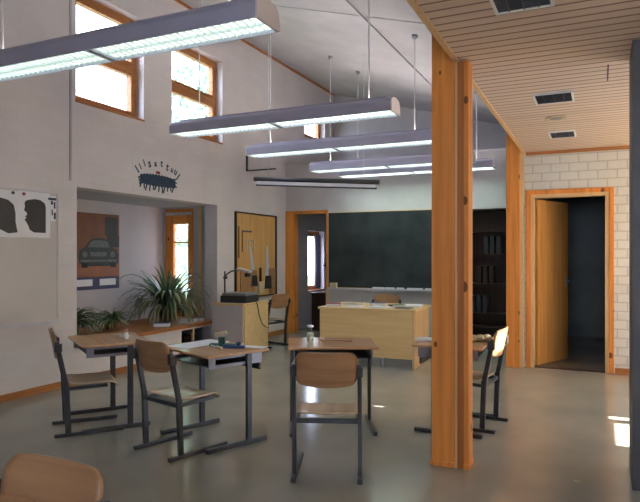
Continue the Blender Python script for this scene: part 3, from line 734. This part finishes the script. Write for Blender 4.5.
bm = bmesh.new(); lathe(bm, [(.035, .36), (.045, .37), (.045, .40), (.02, .42)], .12, 0, 16); obj('lens', bm, BLACK, t, True)
bm = bmesh.new(); pts = [(-4.40, 7.30, .745), (-4.385, 7.32, .70), (-4.38, 7.36, .55), (-4.385, 7.45, .42), (-4.39, 7.56, .36), (-4.38, 7.64, .34)]
tube(bm, pts, .006, 6); tag(obj('power_cable', bm, BLACK, smooth=True), 'black power cable hanging down the front of the projector cupboard', 'cable')

# ---------------------------------------------------------------- tool board on the left wall
t = thing('tool_board', 'plywood tool board in a dark frame on the left wall above the projector', 'tool board', (XL, 7.92, .73))
BWd, BHt = 1.24, 1.33
obj('panel', BX((0, .02, 0, BWd, 0, BHt)), CORK, t)
obj('frame', BX((0, .04, -.02, 0, -.02, BHt + .02), (0, .04, BWd, BWd + .035, -.02, BHt + .02), (0, .04, 0, BWd, BHt, BHt + .02), (0, .04, 0, BWd, -.02, 0)), DBROWN, t)
def tool(name, label, y, z, build, mat, hmat=None, hb=None):
    t = thing(name, label, 'tool', (XL + .022, 7.92 + y, .73 + z), 0, None)
    bm = bmesh.new(); build(bm); obj('blade' if hb else 'body', bm, mat, t)
    if hb: bm = bmesh.new(); hb(bm); obj('handle', bm, hmat, t)
    return t
tool('saw', 'pale steel handsaw hanging at the middle of the tool board', .38, .32, lambda b: prism(b, [(0, .48), (.05, .48), (.20, 0), (.06, 0)], lambda a, c, d: (.004 + d, a, c), .003), ALU, BLACK, lambda b: prism(b, [(.03, -.16), (.24, -.16), (.22, .02), (.06, .02)], lambda a, c, d: (.002 + d, a, c), .02))
tool('saw', 'pale steel handsaw hanging at the right of the tool board', .88, .30, lambda b: prism(b, [(.04, .52), (.09, .52), (.16, 0), (0, 0)], lambda a, c, d: (.004 + d, a, c), .003), ALU, BLACK, lambda b: prism(b, [(-.01, -.20), (.2, -.20), (.18, .02), (.02, .02)], lambda a, c, d: (.002 + d, a, c), .02))
tool('mallet', 'round wooden mallet head on the lower part of the tool board', .68, .04, lambda b: box(b, 0, .05, -.06, .10, 0, .19), CREAM, DBROWN, lambda b: box(b, .015, .035, .0, .04, .19, .42))
tool('set_square', 'dark steel set square at the upper left of the tool board', .16, .72, lambda b: (box(b, 0, .006, 0, .025, 0, .34), box(b, 0, .006, 0, .3, .315, .34)), STEEL)
tool('marking_rod', 'thin dark rod hanging at the far left of the tool board', .06, .62, lambda b: box(b, 0, .01, 0, .02, 0, .5), STEEL)
tool('wooden_board', 'slanting brown board leaning at the lower left of the tool board', .10, .02, lambda b: prism(b, [(0, 0), (.42, 0), (.50, .38), (.46, .40), (0, .44)], lambda a, c, d: (.004 + d, a, c), .015), PLY)
tool('wooden_board', 'small upright brown board at the lower right of the tool board', 1.01, .02, lambda b: box(b, .004, .02, 0, .21, 0, .42), PLY)
G = 'brass hooks in the middle of the tool board'
for k in range(8):
    tag(obj('brass_hook', BX((XL + .022, XL + .04, 8.20 + .075 * (k % 4), 8.225 + .075 * (k % 4), 1.50 + .09 * (k // 4) - .02 * (k % 2), 1.56 + .09 * (k // 4))), CREAM), 'small pale brass hook below the set square on the tool board', 'hook', G)

# ---------------------------------------------------------------- things on the desks
def local(dl, rz, x, y, z=.692):
    a = math.radians(rz); return (dl[0] + x * math.cos(a) - y * math.sin(a), dl[1] + x * math.sin(a) + y * math.cos(a), z)
D1 = ((-3.78, 3.87), -34); D2 = ((-2.70, 3.85), -22); D3 = ((-1.98, 4.47), 28); D4 = ((-1.08, 4.98), 90)
t = thing('candle', 'short pink and white candle stub standing on the leftmost desk', 'candle', local(*D1, .10, .12))
bm = bmesh.new(); lathe(bm, [(.018, 0), (.018, .05), (.012, .055)]); obj('wax', bm, WHITE, t, True)
bm = bmesh.new(); lathe(bm, [(.014, .055), (.014, .08), (.005, .085)]); obj('tip', bm, PINK, t, True)
book('thin cream booklet lying beside the candle on the leftmost desk', local(*D1, -.06, .14), -20, .18, .07, .012, CREAM, name='booklet')
G = 'papers on the desk left of centre'
sheetpile('paper_sheet', 'large white sheet at the left end of the desk left of centre', 'paper', local(*D2, -.215, .0), -14, .24, .46, .003, WHITE)
sheetpile('paper_sheet', 'white sheet at the right rear of the desk left of centre', 'paper', local(*D2, .17, .20), 2, .30, .10, .003, WHITE)
t = thing('clamp', 'dark green clamp holding an upright rod on the desk with papers', 'clamp', local(*D2, -.01, .08), 20)
obj('base', BX((-.09, .11, -.03, .03, 0, .018), (-.02, .03, -.025, .025, .018, .07)), GRNB, t, bevel=.004)
bm = bmesh.new(); tube(bm, [(-.05, 0, .085), (.04, .01, .105)], .014, 8); obj('grip', bm, CREAM, t)
t = thing('hand_plane', 'dark blue hand tool lying at the middle of the desk with papers', 'tool', local(*D2, .17, .08), 20)
obj('body', BX((-.10, .08, -.02, .02, 0, .025)), BLUEB, t, bevel=.005)
bm = bmesh.new(); lathe(bm, [(.016, .025), (.02, .04), (.012, .05)], .03, 0, 12); obj('knob', bm, BLUEB, t)
t = thing('chisel', 'thin chisel with a pale handle lying at the front of the desk with papers', 'tool', local(*D2, .07, -.02, .694), -35)
bm = bmesh.new(); bar(bm, (-.12, 0, .006), (.02, 0, .006), .014, .006); obj('blade', bm, ALU, t)
bm = bmesh.new(); tube(bm, [(.02, 0, .012), (.12, 0, .012)], [.009, .012], 8); obj('handle', bm, CREAM, t)
t = thing('glass_jar', 'small clear glass jar with pale liquid on the centre desk', 'jar', local(*D3, -.17, .04))
bm = bmesh.new(); lathe(bm, [(.030, 0), (.032, .004), (.032, .085), (.024, .10), (.024, .118)], seg=20); obj('jar_glass', bm, CLEAR, t, True)
bm = bmesh.new(); lathe(bm, [(.028, .004), (.029, .072)], seg=20); obj('liquid', bm, mottled('pale_yellow_liquid', (.82, .80, .58), (.75, .72, .5), 6, .2), t, True)
bm = bmesh.new(); lathe(bm, [(.027, .118), (.027, .132)], seg=20); obj('lid', bm, ALU, t)
tag(obj('wooden_stick', None or (lambda b: (bar(b, local(*D3, -.10, .10, .698), local(*D3, .17, .0, .698), .018, .01), b)[1])(bmesh.new()), PLY), 'thin brown wooden stick lying on the centre desk beside the jar', 'stick')
t = thing('paper_stack', 'white papers on the left end of the desk behind the post', 'paper', local(*D4, -.1, .20))
obj('sheets', BX((-.1, .1, -.07, .07, 0, .02)), WHITE, t)
t = thing('crumpled_paper', 'pale crumpled paper on the desk right of the post', 'paper', local(*D4, .02, -.19), 10)
bm = bmesh.new()
for k in range(3):
    r3 = bmesh.ops.create_icosphere(bm, subdivisions=2, radius=.04)
    for v in r3['verts']: v.co *= random.uniform(.75, 1.15); v.co.z = max(v.co.z * .7 + .03, .002); v.co.x += .055 * k - .05; v.co.y += random.uniform(-.004, .004) + .02 * k
obj('paper', bm, CREAM, t)

# ---------------------------------------------------------------- fittings in the boarded ceiling
def vent(label, x0, x1, y0, y1):
    t = thing('ceiling_vent', label, 'ceiling vent', ((x0 + x1) / 2, (y0 + y1) / 2, ZS), 0, 'dark grilles in the boarded ceiling')
    w, d = (x1 - x0) / 2, (y1 - y0) / 2; e = .016
    obj('frame', BX((-w, w, -d, -d + e, -.012, 0), (-w, w, d - e, d, -.012, 0), (-w, -w + e, -d + e, d - e, -.012, 0), (w - e, w, -d + e, d - e, -.012, 0)), REFL, t)
    obj('backing', BX((-w + e, w - e, -d + e, d - e, -.003, 0)), BLACK, t)
    bm = bmesh.new(); n = 9
    for k in range(n):
        y = -d + e + (2 * d - 2 * e) * (k + .5) / n; box(bm, -w + e, w - e, y - .003, y + .003, -.010, -.003)
    for k in (-1, 0, 1): box(bm, k * w / 2 - .003, k * w / 2 + .003, -d + e, d - e, -.011, -.003)
    obj('grille', bm, PILLAR, t)
    return t
vent('nearest dark grille in the boarded ceiling, cut by the top edge of the picture', -.50, -.21, 2.95, 3.28)
vent('middle dark grille in the boarded ceiling, right of the post top', -.49, -.19, 5.06, 5.39)
vent('farthest dark grille in the boarded ceiling, near the door wall', -.49, -.23, 6.67, 7.02)
t = thing('ceiling_speaker', 'round pale ceiling fitting between the two farther grilles', 'ceiling fitting', (-.37, 6.0, ZS))
bm = bmesh.new(); lathe(bm, [(.10, 0), (.10, -.008), (.075, -.014), (.06, -.006)], 0, 0, 28); obj('rim', bm, CREAM, t, True)
bm = bmesh.new(); lathe(bm, [(.058, -.010), (.058, -.0065)], 0, 0, 24); obj('mesh_disc', bm, TRAY, t)
bm = bmesh.new(); lathe(bm, [(.022, 0), (.02, -.012)], -.13, 4.05, 16); tag(obj('ceiling_sensor', bm, PALEW), 'tiny round stud in the boarded ceiling beyond the nearest grille', 'sensor')
t = thing('ceiling_hatch', 'narrow dark slot in the boarded ceiling near the slate pillar', 'hatch', (.05, 4.68, ZS))
obj('slot', BX((-.004, .004, -.2, .2, -.004, 0)), DBROWN, t)

# ---------------------------------------------------------------- outdoors
struct('ground', BX((-40, XL - 1.35, -20, 40, -.5, -.12)), GRASS)
def tree(label, loc, s, n=260):
    t = thing('tree', label, 'tree', loc, random.uniform(0, 360), 'trees outside the windows')
    bm = bmesh.new(); tube(bm, [(0, 0, 0), (.05, .02, 2 * s), (-.05, .05, 3.6 * s)], [.16 * s, .11 * s, .04 * s], 10)
    for k in range(8):
        a = k * 2.4; tube(bm, [(0, 0, (1.6 + .2 * k) * s), (math.cos(a) * .9 * s, math.sin(a) * .9 * s, (2.2 + .22 * k) * s)], [.05 * s, .015 * s], 6)
    obj('trunk', bm, BARK, t)
    bm = bmesh.new()
    for k in range(n):
        a = random.uniform(0, 6.28); zz = random.uniform(.8, 4.4); r = 1.35 * s * math.sin(math.pi * (zz - .4) / 4.4) * random.uniform(.3, 1)
        c = Vector((r * math.cos(a), r * math.sin(a), zz * s)); ax = Vector((random.gauss(0, 1), random.gauss(0, 1), random.gauss(0, 1))).normalized(); b2 = ax.orthogonal().normalized(); c2 = ax.cross(b2); w = .14 * s
        for m in range(5):
            o2 = Vector((random.gauss(0, .16), random.gauss(0, .16), random.gauss(0, .16))) * s
            vs = [bm.verts.new(c + o2 + b2 * w * math.cos(q) + c2 * w * .55 * math.sin(q)) for q in (0, 1.57, 3.14, 4.71)]
            bm.faces.new(vs)
    obj('foliage', bm, TREEL, t)
    return t
tree('garden tree seen through the second upper window', (-15.5, 21.5, -.12), 2.2, 420)
tree('garden shrub low outside the niche window', (-9.6, 13.2, -.12), .42, 260)
tree('garden tree high outside the niche window', (-12.6, 17.2, -.12), .75, 200)

# ---------------------------------------------------------------- light
w = bpy.data.worlds.new('world'); sc.world = w; w.use_nodes = True; nt = w.node_tree; nt.nodes.clear()
bg = nt.nodes.new('ShaderNodeBackground'); o = nt.nodes.new('ShaderNodeOutputWorld')
tc = nt.nodes.new('ShaderNodeTexCoord'); f = ramp_noise(nt, tc.outputs['Generated'], 2.5, 6, (1, 1, 2.5))
nt.links.new(mix(nt, f, (.62, .72, 1.0), (.88, .92, 1.0)), bg.inputs[0]); bg.inputs[1].default_value = 6.0
nt.links.new(bg.outputs[0], o.inputs[0])
s = bpy.data.lights.new('sun', 'SUN'); s.energy = 22; s.angle = math.radians(.6); s.color = (1, .93, .82)
so = bpy.data.objects.new('sun', s); C.objects.link(so); so.location = (8, 5, 6)
so.rotation_euler = Vector((-1, 0, -math.tan(math.radians(30)))).to_track_quat('-Z', 'Y').to_euler()

# ---------------------------------------------------------------- camera
cd = bpy.data.cameras.new('camera'); co = bpy.data.objects.new('camera', cd); C.objects.link(co)
cd.sensor_fit = 'HORIZONTAL'; cd.sensor_width = 36; cd.lens = 36 * 601 / 640; cd.shift_y = 4 / 640; cd.clip_start = .02
co.location = (0, 0, 1.4); co.rotation_euler = (math.pi / 2, 0, math.atan(280 / 601))
sc.camera = co
sc.view_settings.view_transform = 'Standard'; sc.view_settings.look = 'None'; sc.view_settings.gamma = 1
sc.view_settings.use_curve_mapping = False; sc.view_settings.exposure = 1.5
